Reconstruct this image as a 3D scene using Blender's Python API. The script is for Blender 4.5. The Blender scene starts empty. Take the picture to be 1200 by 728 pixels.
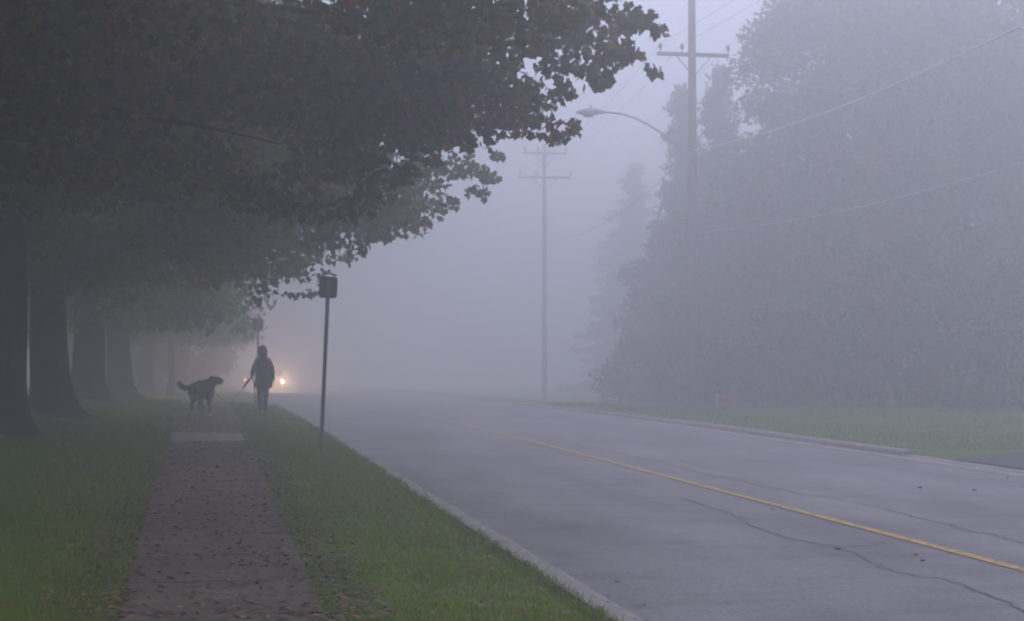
import bpy, bmesh, math, random
import numpy as np
from mathutils import Vector, Matrix, noise
random.seed(11); RNG = np.random.default_rng(7)
S = bpy.context.scene
# ---------------------------------------------------------------- camera
FPX, VX, HY = 2000.0, 235.0, 420.0          # focal length in photo pixels, vanishing column, horizon row
TH = math.atan((600 - VX) / FPX); PH = math.atan((HY - 364) / FPX)
cam = bpy.data.objects.new('camera', bpy.data.cameras.new('camera')); S.collection.objects.link(cam)
cam.rotation_euler = (math.pi / 2 + PH, 0, -TH); cam.location = (0, 0, 0)
cam.data.lens = 60.0; cam.data.sensor_width = 36.0; cam.data.clip_start = .1; cam.data.clip_end = 3000
S.camera = cam
# ---------------------------------------------------------------- world, sun, exposure
W = bpy.data.worlds.new('World'); S.world = W; W.use_nodes = True
nt = W.node_tree; bg = nt.nodes['Background']
SUN_EL, SUN_ROT = math.radians(48), math.radians(35)
sky = nt.nodes.new('ShaderNodeTexSky'); sky.sky_type = 'NISHITA'; sky.sun_disc = False
sky.sun_elevation = SUN_EL; sky.sun_rotation = SUN_ROT; sky.dust_density = 2.0; sky.air_density = 1.0
mixs = nt.nodes.new('ShaderNodeMix'); mixs.data_type = 'RGBA'; mixs.inputs[0].default_value = .72
nt.links.new(sky.outputs[0], mixs.inputs[6]); mixs.inputs[7].default_value = (5.9, 6.1, 8.5, 1)   # overcast layer
nt.links.new(mixs.outputs[2], bg.inputs[0]); bg.inputs[1].default_value = .13
sl = bpy.data.lights.new('sun', 'SUN'); sl.energy = .5; sl.angle = math.radians(30); sl.color = (1, .96, .93)
so = bpy.data.objects.new('sun', sl); S.collection.objects.link(so)
sd = Vector((math.sin(SUN_ROT) * math.cos(SUN_EL), math.cos(SUN_ROT) * math.cos(SUN_EL), math.sin(SUN_EL)))
so.rotation_euler = sd.to_track_quat('Z', 'Y').to_euler(); so.location = sd * 20
S.view_settings.view_transform = 'Standard'; S.view_settings.look = 'None'
S.view_settings.gamma = 1; S.view_settings.exposure = 0.36
S.cycles.volume_bounces = 3; S.cycles.max_bounces = 8; S.cycles.diffuse_bounces = 3; S.cycles.glossy_bounces = 2
S.cycles.transmission_bounces = 4; S.cycles.transparent_max_bounces = 8
S.cycles.sample_clamp_indirect = 2.0; S.cycles.use_denoising = True; S.cycles.filter_width = 2.1
FOG = .0206
# ---------------------------------------------------------------- helpers
COL = S.collection
def ray(px, py):
    u = (px - 600) / FPX; v = (364 - py) / FPX
    f = math.cos(PH) - v * math.sin(PH); z = math.sin(PH) + v * math.cos(PH)
    return Vector((u * math.cos(TH) + f * math.sin(TH), f * math.cos(TH) - u * math.sin(TH), z))
def at(px, py, Y):
    r = ray(px, py); return r * (Y / r.y)
def lerp_tab(t, x):
    if x <= t[0][0]: return t[0][1]
    for (a, b), (c, d) in zip(t, t[1:]):
        if x <= c:
            k = (x - a) / (c - a); return b + (d - b) * k
    return t[-1][1]
T_ROAD = [(-60, 1.78), (10, 1.74), (42, 1.70), (60, 1.78), (90, 1.94), (150, 2.45), (420, 6.0)]
T_LEFT = [(-60, 1.6), (10, 1.56), (20, 1.5), (33, 1.42), (45, 1.35), (52, 1.38), (65, 1.6), (90, 1.84), (150, 2.38), (420, 5.95)]
T_RDROP = [(50, 0), (90, .5), (150, .6), (420, .5)]
XK, XR = 2.60, 12.0       # verge edge on the left kerb, right road edge
SW0, SW1 = -.62, .86      # sidewalk edges
def sm(a, b, x):
    t = min(1, max(0, (x - a) / (b - a))); return t * t * (3 - 2 * t)
def groundz(x, y):
    hr = lerp_tab(T_ROAD, y); hl = lerp_tab(T_LEFT, y)
    if x < SW1:
        z = -hl
        if x < SW0: z += .22 * sm(.0, 3.2, SW0 - x) - .25 * sm(7, 25, SW0 - x)
        if x < SW0: z += .03 * noise.noise(Vector((x * .5, y * .3, 2)))
        return z
    if x < XK:
        k = sm(SW1, XK, x); return -hl * (1 - k) + (-hr + .10) * k
    if x < XR + .2: return -hr
    return -hr + .12 - .10 * sm(27.4, 26.4, y) * sm(4, 0, x - XR) - lerp_tab(T_RDROP, y) * sm(XR, XR + 5, x) + .05 * sm(XR + 1, XR + 6, x) + .03 * noise.noise(Vector((x * .3, y * .3, 7)))
def roady(px, py):
    r = ray(px, py); H = 1.72
    for _ in range(8):
        t = H / -r.z; H = -(-lerp_tab(T_ROAD, r.y * t))
    return r.x * t, r.y * t
def mesh_obj(name, verts, faces, mat=None, parent=None, smooth=False, cols=None):
    me = bpy.data.meshes.new(name); me.from_pydata(verts, [], faces)
    if mat: me.materials.append(mat)
    if smooth: me.polygons.foreach_set('use_smooth', [True] * len(me.polygons))
    if cols is not None: set_cols(me, cols)
    o = bpy.data.objects.new(name, me); COL.objects.link(o)
    if parent: o.parent = parent
    return o
def set_cols(me, cols):
    a = me.attributes.new('tint', 'FLOAT_COLOR', 'FACE')
    c = np.ones((len(me.polygons), 4), dtype=np.float32); c[:, :3] = cols
    a.data.foreach_set('color', c.ravel())
def bm_obj(name, bm, mat, parent=None, smooth=False):
    me = bpy.data.meshes.new(name); bmesh.ops.recalc_face_normals(bm, faces=bm.faces[:]); bm.to_mesh(me); bm.free()
    if mat: me.materials.append(mat)
    if smooth: me.polygons.foreach_set('use_smooth', [True] * len(me.polygons))
    o = bpy.data.objects.new(name, me); COL.objects.link(o)
    if parent: o.parent = parent
    return o
def tag(o, label=None, cat=None, group=None, kind=None):
    if label: o['label'] = label
    if cat: o['category'] = cat
    if group: o['group'] = group
    if kind: o['kind'] = kind
    return o
def thing(name, label, cat, loc=(0, 0, 0), rz=0, group=None):
    o = bpy.data.objects.new(name, None); COL.objects.link(o); o.location = loc; o.rotation_euler = (0, 0, rz)
    o.empty_display_size = .1
    return tag(o, label, cat, group)
def copy_tree(o, parent=None):
    c = o.copy(); COL.objects.link(c); c.parent = parent
    for ch in list(o.children): copy_tree(ch, c)
    return c
def add_tube(bm, pts, rads, seg=10, cap=True):
    rings = []; pts = [Vector(p) for p in pts]; n = len(pts)
    if not hasattr(rads, '__len__'): rads = [rads] * n
    t0 = (pts[1] - pts[0]).normalized(); up = Vector((0, 0, 1)) if abs(t0.z) < .9 else Vector((1, 0, 0))
    nx = t0.cross(up).normalized()
    for i, p in enumerate(pts):
        t = (pts[min(i + 1, n - 1)] - pts[max(i - 1, 0)]).normalized()
        nx = (nx - t * nx.dot(t)).normalized(); ny = t.cross(nx)
        rings.append([bm.verts.new(p + (nx * math.cos(a) + ny * math.sin(a)) * rads[i]) for a in [2 * math.pi * k / seg for k in range(seg)]])
    for a, b in zip(rings, rings[1:]):
        for k in range(seg): bm.faces.new((a[k], a[(k + 1) % seg], b[(k + 1) % seg], b[k]))
    if cap: bm.faces.new(rings[0][::-1]); bm.faces.new(rings[-1])
    return rings
def add_box(bm, c, s, rot=None, bev=0):
    r = bmesh.ops.create_cube(bm, size=1); vs = r['verts']
    M = Matrix.Translation(c) @ (rot or Matrix.Identity(4)) @ Matrix.Diagonal((*s, 1))
    bmesh.ops.transform(bm, matrix=M, verts=vs)
    if bev:
        es = {e for v in vs for e in v.link_edges}
        bmesh.ops.bevel(bm, geom=list(es), offset=bev, segments=2, affect='EDGES', profile=.5)
def add_loft(bm, rings, cap=True):
    R = [[bm.verts.new(p) for p in r] for r in rings]; n = len(R[0])
    for a, b in zip(R, R[1:]):
        for k in range(n): bm.faces.new((a[k], a[(k + 1) % n], b[(k + 1) % n], b[k]))
    if cap: bm.faces.new(R[0][::-1]); bm.faces.new(R[-1])
def skin(name, verts, edges, rad, mat, parent=None, sub=2, root=0):
    """a continuous body grown round a skeleton"""
    me = bpy.data.meshes.new(name); me.from_pydata(verts, edges, [])
    o = bpy.data.objects.new(name, me); COL.objects.link(o)
    m = o.modifiers.new('s', 'SKIN'); m.use_smooth_shade = True
    sk = me.skin_vertices[0].data if len(me.skin_vertices) else None
    if sk is None:
        bm = bmesh.new(); bm.from_mesh(me); bm.verts.layers.skin.verify(); bm.to_mesh(me); bm.free(); sk = me.skin_vertices[0].data
    for i, r in enumerate(rad):
        r = r if hasattr(r, '__len__') else (r, r)
        sk[i].radius = r; sk[i].use_root = (i == root)
    o.modifiers.new('u', 'SUBSURF').levels = sub; o.modifiers['u'].render_levels = sub
    dg = bpy.context.evaluated_depsgraph_get(); dg.update()
    nm = bpy.data.meshes.new_from_object(o.evaluated_get(dg)); o.modifiers.clear(); o.data = nm; nm.name = name
    nm.materials.clear(); nm.materials.append(mat)
    nm.polygons.foreach_set('use_smooth', [True] * len(nm.polygons))
    if parent: o.parent = parent
    return o
# ---------------------------------------------------------------- materials
def mat(name, col, rough=.7, noise_scale=None, col2=None, bump=0, bscale=40, metal=0, detail=6, spec=.3, stretch=None, emit=None):
    m = bpy.data.materials.new(name); m.use_nodes = True; n = m.node_tree.nodes; l = m.node_tree.links
    b = n['Principled BSDF']; b.inputs['Base Color'].default_value = (*col, 1); b.inputs['Roughness'].default_value = rough
    b.inputs['Metallic'].default_value = metal; b.inputs['Specular IOR Level'].default_value = spec
    tc = n.new('ShaderNodeTexCoord'); src = tc.outputs['Object']
    if stretch:
        mp = n.new('ShaderNodeMapping'); mp.inputs['Scale'].default_value = stretch; l.new(src, mp.inputs[0]); src = mp.outputs[0]
    if noise_scale:
        t = n.new('ShaderNodeTexNoise'); t.inputs['Scale'].default_value = noise_scale; t.inputs['Detail'].default_value = detail
        t.inputs['Roughness'].default_value = .65; l.new(src, t.inputs[0])
        r = n.new('ShaderNodeValToRGB'); r.color_ramp.elements[0].position = .35; r.color_ramp.elements[1].position = .65
        r.color_ramp.elements[0].color = (*col, 1); r.color_ramp.elements[1].color = (*(col2 or col), 1)
        l.new(t.outputs[0], r.inputs[0]); l.new(r.outputs[0], b.inputs['Base Color'])
    if bump:
        t2 = n.new('ShaderNodeTexNoise'); t2.inputs['Scale'].default_value = bscale; t2.inputs['Detail'].default_value = 8
        l.new(src, t2.inputs[0]); bp = n.new('ShaderNodeBump'); bp.inputs['Strength'].default_value = bump; bp.inputs['Distance'].default_value = .02
        l.new(t2.outputs[0], bp.inputs['Height']); l.new(bp.outputs[0], b.inputs['Normal'])
    if emit:
        b.inputs['Emission Color'].default_value = (*emit[0], 1); b.inputs['Emission Strength'].default_value = emit[1]
    return m
def leaf_mat(name, trans=.3, rough=.55):
    m = bpy.data.materials.new(name); m.use_nodes = True; n = m.node_tree.nodes; l = m.node_tree.links
    b = n['Principled BSDF']; b.inputs['Roughness'].default_value = rough; b.inputs['Specular IOR Level'].default_value = .25
    a = n.new('ShaderNodeAttribute'); a.attribute_name = 'tint'; l.new(a.outputs['Color'], b.inputs['Base Color'])
    tr = n.new('ShaderNodeBsdfTranslucent'); l.new(a.outputs['Color'], tr.inputs[0])
    mx = n.new('ShaderNodeMixShader'); mx.inputs[0].default_value = trans
    l.new(b.outputs[0], mx.inputs[1]); l.new(tr.outputs[0], mx.inputs[2]); l.new(mx.outputs[0], n['Material Output'].inputs[0])
    return m
M_leaf = leaf_mat('maple_leaf', .32)
M_far = leaf_mat('far_foliage', .25, .7)
M_litter = leaf_mat('fallen_leaf', .05, .6)
M_blade = leaf_mat('grass_blade', .4, .6)
M_bark = mat('bark', (.028, .020, .014), .9, 9, (.07, .052, .036), 1.0, 22, stretch=(1, 1, .25), spec=.15)
M_grass = mat('lawn', (.075, .12, .008), .95, 3.2, (.13, .19, .012), .7, 60, spec=.1, detail=10)
M_soil = mat('soil', (.05, .06, .03), .95, 1.0, (.08, .075, .045), .4, 30, spec=.1)
M_conc = mat('concrete', (.10, .073, .05), .9, 2.2, (.18, .138, .10), .35, 60, spec=.2)
M_concpale = mat('pale_concrete', (.22, .19, .17), .9, 4, (.34, .30, .27), .3, 60, spec=.2)
M_joint = mat('joint_dirt', (.05, .038, .03), .95, 10, (.09, .07, .055), .4, 50)
M_kerb = mat('kerb_concrete', (.23, .205, .19), .9, 3, (.36, .33, .31), .4, 50, spec=.2)
M_seal = mat('crack_seal', (.02, .02, .024), .6, 20, (.04, .04, .045), .3, 60)
M_wood = mat('weathered_wood', (.17, .14, .125), .9, 8, (.26, .22, .20), .5, 20, stretch=(1, 1, .15))
M_hazewood = mat('haze_lightened_wood', (.42, .39, .38), .9, 8, (.52, .49, .48), .4, 20, stretch=(1, 1, .15))  # far pole's wood, haze fade put into its colour by lightening it
M_metal = mat('galvanised_steel', (.10, .135, .14), .55, 12, (.16, .20, .20), .1, 50, metal=.5)
M_signback = mat('sign_metal', (.05, .055, .055), .6, 9, (.08, .085, .08), .1, 40, metal=.3)
M_lampm = mat('lamp_metal', (.38, .39, .40), .5, 7, (.46, .47, .48), .1, 40, metal=.4)
M_porc = mat('porcelain', (.30, .27, .26), .35, 5, (.36, .33, .32))
M_wire = mat('wire', (.60, .60, .61), .6, 5, (.68, .68, .69))
M_wireG = mat('grey_wire', (.20, .20, .22), .6, 5, (.26, .26, .28))
M_wireD = mat('dark_wire', (.06, .06, .065), .6, 5, (.09, .09, .1))
M_skin = mat('skin', (.33, .19, .14), .6, 6, (.38, .22, .17))
M_hair = mat('hair', (.075, .038, .025), .7, 30, (.12, .06, .04), .4, 80, stretch=(1, 1, .2))
M_coat = mat('dark_coat', (.022, .022, .028), .85, 8, (.038, .036, .044), .5, 25)
M_trou = mat('dark_trousers', (.028, .026, .030), .9, 8, (.042, .04, .042), .4, 30)
M_shoe = mat('shoe', (.02, .018, .016), .6, 8, (.03, .028, .026))
M_fur = mat('black_fur', (.014, .013, .013), .8, 30, (.032, .028, .026), .9, 60)
M_nose = mat('nose', (.01, .01, .01), .35, 5, (.015, .015, .015))
M_leash = mat('leash', (.03, .02, .02), .8, 20, (.06, .04, .035))
M_car = mat('silver_paint', (.34, .34, .35), .4, 2, (.38, .38, .39), metal=.2, spec=.5)
M_car2 = mat('dark_paint', (.05, .055, .065), .35, 2, (.06, .065, .075), metal=.3, spec=.5)
M_glass = mat('car_glass', (.02, .025, .03), .08, 2, (.025, .03, .035), spec=.6)
M_tyre = mat('tyre', (.015, .015, .015), .9, 20, (.025, .025, .025))
M_rim = mat('rim', (.3, .3, .32), .4, 6, (.38, .38, .4), metal=.7)
M_grille = mat('grille', (.012, .012, .012), .5, 8, (.02, .02, .02))
M_head = mat('headlight_glass', (.9, .85, .7), .2, emit=((1, .74, .42), 75))
M_head2 = mat('far_headlight_glass', (.9, .8, .7), .2, emit=((1, .45, .28), 14))
M_redp = mat('red_plastic', (.36, .10, .10), .6, 5, (.42, .14, .14), .1)
M_white = mat('white_paint', (.35, .35, .35), .7, 9, (.45, .45, .44), .1)
M_asph2 = mat('dark_asphalt', (.035, .035, .04), .85, 6, (.06, .058, .062), .5, 80)
def yellow_mat():
    m = mat('yellow_line', (.56, .33, .05), .75, 6, (.62, .38, .07), .3, 80); n = m.node_tree.nodes; l = m.node_tree.links
    b = n['Principled BSDF']; t = n.new('ShaderNodeTexNoise'); t.inputs['Scale'].default_value = 14; t.inputs['Detail'].default_value = 9
    tc = n.new('ShaderNodeTexCoord'); l.new(tc.outputs['Object'], t.inputs[0])
    r = n.new('ShaderNodeValToRGB'); r.color_ramp.elements[0].position = .38; r.color_ramp.elements[1].position = .52
    r.color_ramp.elements[0].color = (.16, .13, .09, 1); r.color_ramp.elements[1].color = (.60, .36, .06, 1)
    l.new(t.outputs[0], r.inputs[0]); l.new(r.outputs[0], b.inputs['Base Color']); return m
M_yellow = yellow_mat()
def road_mat():
    m = bpy.data.materials.new('asphalt'); m.use_nodes = True; n = m.node_tree.nodes; l = m.node_tree.links
    b = n['Principled BSDF']; tc = n.new('ShaderNodeTexCoord'); o = tc.outputs['Object']
    def nz(scale, det, mp=None, ro=.6):
        t = n.new('ShaderNodeTexNoise'); t.inputs['Scale'].default_value = scale; t.inputs['Detail'].default_value = det; t.inputs['Roughness'].default_value = ro
        if mp:
            q = n.new('ShaderNodeMapping'); q.inputs['Scale'].default_value = mp; l.new(o, q.inputs[0]); l.new(q.outputs[0], t.inputs[0])
        else: l.new(o, t.inputs[0])
        return t.outputs[0]
    big = nz(.55, 5, (1.0, .35, 1)); fine = nz(26, 9, None, .8); streak = nz(.8, 6, (2.2, .25, 1)); patch = nz(1.2, 7, (.5, 1.6, 1))
    r = n.new('ShaderNodeValToRGB'); e = r.color_ramp.elements
    e[0].position = .36; e[1].position = .60; e[0].color = (.115, .108, .114, 1); e[1].color = (.178, .168, .178, 1)
    l.new(big, r.inputs[0])
    r2 = n.new('ShaderNodeValToRGB'); e = r2.color_ramp.elements; e[0].position = .40; e[1].position = .60; e[0].color = (.58, .58, .58, 1); e[1].color = (1.38, 1.38, 1.38, 1)
    l.new(fine, r2.inputs[0])
    r3 = n.new('ShaderNodeValToRGB'); e = r3.color_ramp.elements; e[0].position = .36; e[1].position = .52; e[0].color = (.74, .74, .75, 1); e[1].color = (1.06, 1.06, 1.06, 1)
    l.new(patch, r3.inputs[0])
    mu = n.new('ShaderNodeMix'); mu.data_type = 'RGBA'; mu.blend_type = 'MULTIPLY'; mu.inputs[0].default_value = 1
    l.new(r.outputs[0], mu.inputs[6]); l.new(r2.outputs[0], mu.inputs[7])
    mu2 = n.new('ShaderNodeMix'); mu2.data_type = 'RGBA'; mu2.blend_type = 'MULTIPLY'; mu2.inputs[0].default_value = .8
    l.new(mu.outputs[2], mu2.inputs[6]); l.new(r3.outputs[0], mu2.inputs[7]); l.new(mu2.outputs[2], b.inputs['Base Color'])
    rr = n.new('ShaderNodeMapRange'); rr.inputs[1].default_value = .35; rr.inputs[2].default_value = .65; rr.inputs[3].default_value = .62; rr.inputs[4].default_value = .78
    l.new(streak, rr.inputs[0]); l.new(rr.outputs[0], b.inputs['Roughness']); b.inputs['Specular IOR Level'].default_value = .45
    bp = n.new('ShaderNodeBump'); bp.inputs['Strength'].default_value = .5; bp.inputs['Distance'].default_value = .01
    l.new(fine, bp.inputs['Height']); l.new(bp.outputs[0], b.inputs['Normal'])
    return m
M_road = road_mat()
# ---------------------------------------------------------------- setting: ground, road, sidewalk, kerbs
YS = [-60 + 2.0 * i for i in range(30)] + [.75 * i for i in range(0, 110)] + [83 + 3 * i for i in range(25)] + [160 + 13 * i for i in range(21)]
def sheet(name, xs, ys, mat_, dz=0, parent=None, zf=groundz, kind='structure', xj=0):
    V, F = [], []; nx = len(xs)
    for y in ys:
        for i, x in enumerate(xs):
            xx = x + (xj * noise.noise(Vector((y * 1.7, i * 3.1, 4))) + .5 * xj * noise.noise(Vector((y * 5.7, i * 3.1, 9))) if i in (0, nx - 1) else 0)
            V.append((xx, y, zf(x, y) + dz))
    for j in range(len(ys) - 1):
        for i in range(nx - 1):
            a = j * nx + i; F.append((a, a + 1, a + nx + 1, a + nx))
    o = mesh_obj(name, V, F, mat_, parent, True)
    if kind and not parent: o['kind'] = kind
    return o
sheet('ground', [-400, -200, -80, -30, -5, 2, 12, 30, 80, 200, 400], [-390, -150, -60, 0, 40, 60, 90, 150, 250, 400], M_soil, -.45)
sheet('lawn', [-300, -120, -60, -34, -25, -18, -13] + [-10 + .5 * i for i in range(19)] + [SW0, -.42], YS, M_grass)
sheet('grass_verge', [.70] + [SW1 + (XK - SW1) * i / 8 for i in range(9)], YS, M_grass)
road = sheet('road', [XK + .26 + (XR - XK - .26) * i / 12 for i in range(13)], YS, M_road, 0)
rv = [XR + .16] + [XR + .6 + .6 * i for i in range(14)] + [22, 26, 32, 45, 80, 160, 300]
sheet('far_verge', rv, YS, M_grass)
# sidewalk: a dirt bed with one slab after another
bed = sheet('sidewalk', [-.44, 0, .72], YS, M_joint, -.012)
yy = 6.0; k = 0
T_W0 = [(10, -.46), (17, -.52), (35, -.72), (60, -.74)]; T_W1 = [(10, .73), (17, .78), (35, .87), (60, .87)]
while yy < 58:
    L = 1.5; pale = 29.9 < yy < 32.2
    bm = bmesh.new(); tilt = random.uniform(-.006, .006)
    z0 = groundz(.1, yy) + .012; z1 = groundz(.1, yy + L - .02) + .012
    w0, w1 = [(lerp_tab(T_W0, q), lerp_tab(T_W1, q)) for q in (yy, yy + L)]
    top = [(w0[0], yy, z0 + tilt), (w0[1], yy, z0 - tilt), (w1[1], yy + L - .018, z1 - tilt), (w1[0], yy + L - .018, z1 + tilt)]
    vt = [bm.verts.new(p) for p in top]; vb = [bm.verts.new((p[0], p[1], p[2] - .06)) for p in top]
    bm.faces.new(vt)
    for i in range(4): bm.faces.new((vt[i], vb[i], vb[(i + 1) % 4], vt[(i + 1) % 4]))
    o = bm_obj('concrete_slab', bm, M_concpale if pale else M_conc, bed)
    yy += L; k += 1
# kerbs: cast lengths
def kerb(name, xedge, side, y0, y1, seg, low=None):
    base = sheet(name, [xedge - .04, xedge + .30] if side > 0 else [xedge - .16, xedge + .17], [y for y in YS if y0 <= y <= y1], M_joint, -.03, zf=lambda x, y: -lerp_tab(T_ROAD, y))
    y = y0; n = 0
    while y < y1:
        L = seg if y < 60 else seg * 3
        h = .11 + random.uniform(-.006, .006)
        if low and low[0] < y < low[1]: h = .03
        bm = bmesh.new(); rings = []
        j = random.uniform(-.012, .012)
        for yq in (y + .006, y + L - .006):
            z = -lerp_tab(T_ROAD, yq)
            if side > 0: P = [(xedge - .05, z - .05), (xedge - .05, z + h), (xedge + .09, z + h), (xedge + .125, z + h - .03), (xedge + .15, z + .018), (xedge + .30, z + .006), (xedge + .30, z - .05)]
            else: P = [(xedge + .20, z - .05), (xedge + .20, z + h + .01), (xedge + .05, z + h), (xedge + .02, z + h - .03), (xedge, z + .018), (xedge - .28, z + .006), (xedge - .28, z - .05)]
            rings.append([Vector((p[0] + j, yq, p[1])) for p in P])
        add_loft(bm, rings); bm_obj('kerb_segment', bm, M_kerb, base)
        y += L; n += 1
kerb('kerb_left', XK, 1, 3, 110, 2.4)
kerb('kerb_right', XR, -1, 10, 120, 3.0, low=(14, 27.5))
# driveway apron on the far side
dv = []
for (x, y) in ((XR + .22, 17.5), (XR + .22, 26.6), (XR + 1.2, 27.3), (XR + 3.0, 28.0), (XR + 9, 28.6), (XR + 9, 17)): dv.append((x, y))
V = [(x, y, groundz(x, y) + .02) for x, y in dv]
dr = []
nx_, ny_ = 10, 14; V, F = [], []
for j in range(ny_ + 1):
    for i in range(nx_ + 1):
        x = XR + .21 + 11 * i / nx_; y = 16.5 + (10.1 + .25 * min(i, 6)) * j / ny_ + .06 * math.sin(i * 2.1)
        V.append((x, y, groundz(x, y) + .03))
for j in range(ny_):
    for i in range(nx_):
        a = j * (nx_ + 1) + i; F.append((a, a + 1, a + nx_ + 2, a + nx_ + 1))
drv = mesh_obj('driveway', V, F, M_asph2, None, True); drv['kind'] = 'structure'
def ribbon(name, pts, w, mat_, dz, parent, jag=0, step=.25):
    P = [Vector((p[0], p[1], 0)) for p in pts]; Q = []
    for a, b in zip(P, P[1:]):
        n = max(1, int((b - a).length / step)); Q += [a + (b - a) * i / n for i in range(n)]
    Q.append(P[-1]); V, F = [], []
    for i, p in enumerate(Q):
        t = (Q[min(i + 1, len(Q) - 1)] - Q[max(i - 1, 0)]).normalized(); nrm = Vector((-t.y, t.x, 0))
        off = nrm * jag * (noise.noise(Vector((i * .6, 3, len(Q)))) + .6 * noise.noise(Vector((i * .17, 8, len(Q)))))
        ww = w * (.5 if not jag else .5 + .5 * abs(noise.noise(Vector((i * .8, 1, 1)))))
        for s in (-1, 1):
            q = p + off + nrm * s * ww; V.append((q.x, q.y, -lerp_tab(T_ROAD, q.y) + dz))
    for i in range(len(Q) - 1): F.append((2 * i, 2 * i + 1, 2 * i + 3, 2 * i + 2))
    return mesh_obj(name, V, F, mat_, parent)
ribbon('centre_line', [(6.62, 5), (6.66, 17), (6.70, 34), (6.72, 60), (6.72, 140)], .12, M_yellow, .008, road, 0, .5)
c1 = [roady(*p) for p in ((800, 585), (850, 600), (900, 625), (940, 634), (985, 642), (1045, 670), (1130, 685), (1200, 717), (1260, 745))]
c2 = [roady(*p) for p in ((600, 508), (660, 520), (720, 530), (800, 549), (907, 573), (1007, 590), (1100, 613), (1200, 637), (1290, 650))]
c3 = [roady(*p) for p in ((800, 641), (880, 640), (985, 642), (1060, 634))]
ribbon('crack_seal', c1, .020, M_seal, .005, road, .10, .12)
ribbon('crack_seal', c2, .020, M_seal, .005, road, .16, .15)
ribbon('crack_seal', c3, .016, M_seal, .0065, road, .08, .12)
bm = bmesh.new()      # little clods and pebbles lying on the road
for (px, py) in ((1073, 651), (1081, 658), (982, 644), (1078, 572), (1142, 575), (1181, 560), (560, 505), (700, 506), (905, 598)):
    x, y = roady(px, py); r = bmesh.ops.create_icosphere(bm, subdivisions=1, radius=random.uniform(.014, .028))
    bmesh.ops.transform(bm, matrix=Matrix.Translation((x, y, -lerp_tab(T_ROAD, y) + .01)) @ Matrix.Diagonal((1.3, 1, .5, 1)), verts=r['verts'])
tag(bm_obj('road_debris', bm, M_seal), 'small dark clods scattered on the grey road', 'debris', kind='stuff')
# ---------------------------------------------------------------- leaves
MAPLE = np.array([(0, -.10), (.10, -.22), (.38, -.30), (.36, -.14), (.54, .10), (.40, .16), (.32, .32), (.22, .26), (.20, .46), (0, .66),
                  (-.20, .46), (-.22, .26), (-.32, .32), (-.40, .16), (-.54, .10), (-.36, -.14), (-.38, -.30), (-.10, -.22)])
MAPLE_S = np.array([(0, -.2), (.36, -.28), (.38, -.02), (.46, .22), (.26, .30), (0, .62), (-.26, .30), (-.46, .22), (-.38, -.02), (-.36, -.28)])
OVAL = np.array([(0, -.5), (.34, -.1), (.22, .35), (0, .55), (-.26, .3), (-.32, -.15)])
QUAD = np.array([(-.05, -.5), (.42, -.05), (.1, .5), (-.38, .1)])
def basis(n, droop, rng):
    """random leaf frames: tip direction u hangs down by droop, normal w"""
    az = rng.uniform(0, 2 * np.pi, n); el = rng.normal(-droop, .55, n)
    u = np.stack([np.cos(az) * np.cos(el), np.sin(az) * np.cos(el), np.sin(el)], 1)
    r = rng.normal(0, 1, (n, 3)); r[:, 2] += 1.2
    w = r - (r * u).sum(1)[:, None] * u; w /= np.linalg.norm(w, axis=1)[:, None] + 1e-9
    return np.cross(u, w), u, w
def leaf_mesh(name, pos, size, cols, shape, mat_, parent=None, droop=.6, flat=False, rng=RNG, fold=.28):
    n = len(pos); k = len(shape)
    if flat:
        az = rng.uniform(0, 2 * np.pi, n); w = rng.normal(0, .16, (n, 3)); w[:, 2] = 1; w /= np.linalg.norm(w, axis=1)[:, None]
        u = np.stack([np.cos(az), np.sin(az), np.zeros(n)], 1); u -= (u * w).sum(1)[:, None] * w; u /= np.linalg.norm(u, axis=1)[:, None]; s = np.cross(u, w)
    else: s, u, w = basis(n, droop, rng)
    V = pos[:, None, :] + size[:, None, None] * (shape[None, :, 0, None] * s[:, None, :] + shape[None, :, 1, None] * u[:, None, :] + fold * np.abs(shape[None, :, 0, None]) * w[:, None, :])
    me = bpy.data.meshes.new(name); me.vertices.add(n * k); me.vertices.foreach_set('co', V.astype(np.float32).ravel())
    me.loops.add(n * k); me.loops.foreach_set('vertex_index', np.arange(n * k, dtype=np.int32))
    me.polygons.add(n); me.polygons.foreach_set('loop_start', np.arange(0, n * k, k, dtype=np.int32))
    me.polygons.foreach_set('loop_total', np.full(n, k, dtype=np.int32)); me.update(); me.materials.append(mat_); set_cols(me, cols)
    o = bpy.data.objects.new(name, me); COL.objects.link(o)
    if parent: o.parent = parent
    return o
def vnoise(P, sc, seed):
    q = P * sc; return (np.sin(q[:, 0] * 1.7 + seed) + np.sin(q[:, 1] * 2.1 + seed * 2.3 + q[:, 2]) + np.sin(q[:, 2] * 2.9 + seed * .7 + q[:, 0] * 1.3)) / 3
def palette(P, pal, wts, seed, sc=.5, jit=.25, rng=RNG):
    """pick a leaf colour for every leaf; neighbours lean to the same kind"""
    n = len(P); pal = np.array(pal); k = len(pal)
    x = vnoise(P, sc, seed) * .5 + rng.normal(0, .5, n); x = np.argsort(np.argsort(x)) / n
    idx = np.searchsorted(np.cumsum(wts) / np.sum(wts), x).clip(0, k - 1)
    return pal[idx] * rng.uniform(1 - jit, 1 + jit, n)[:, None]
GREENS = [(.055, .105, .010), (.085, .155, .012), (.13, .18, .014), (.19, .16, .015), (.18, .07, .02), (.22, .08, .02)]
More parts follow.
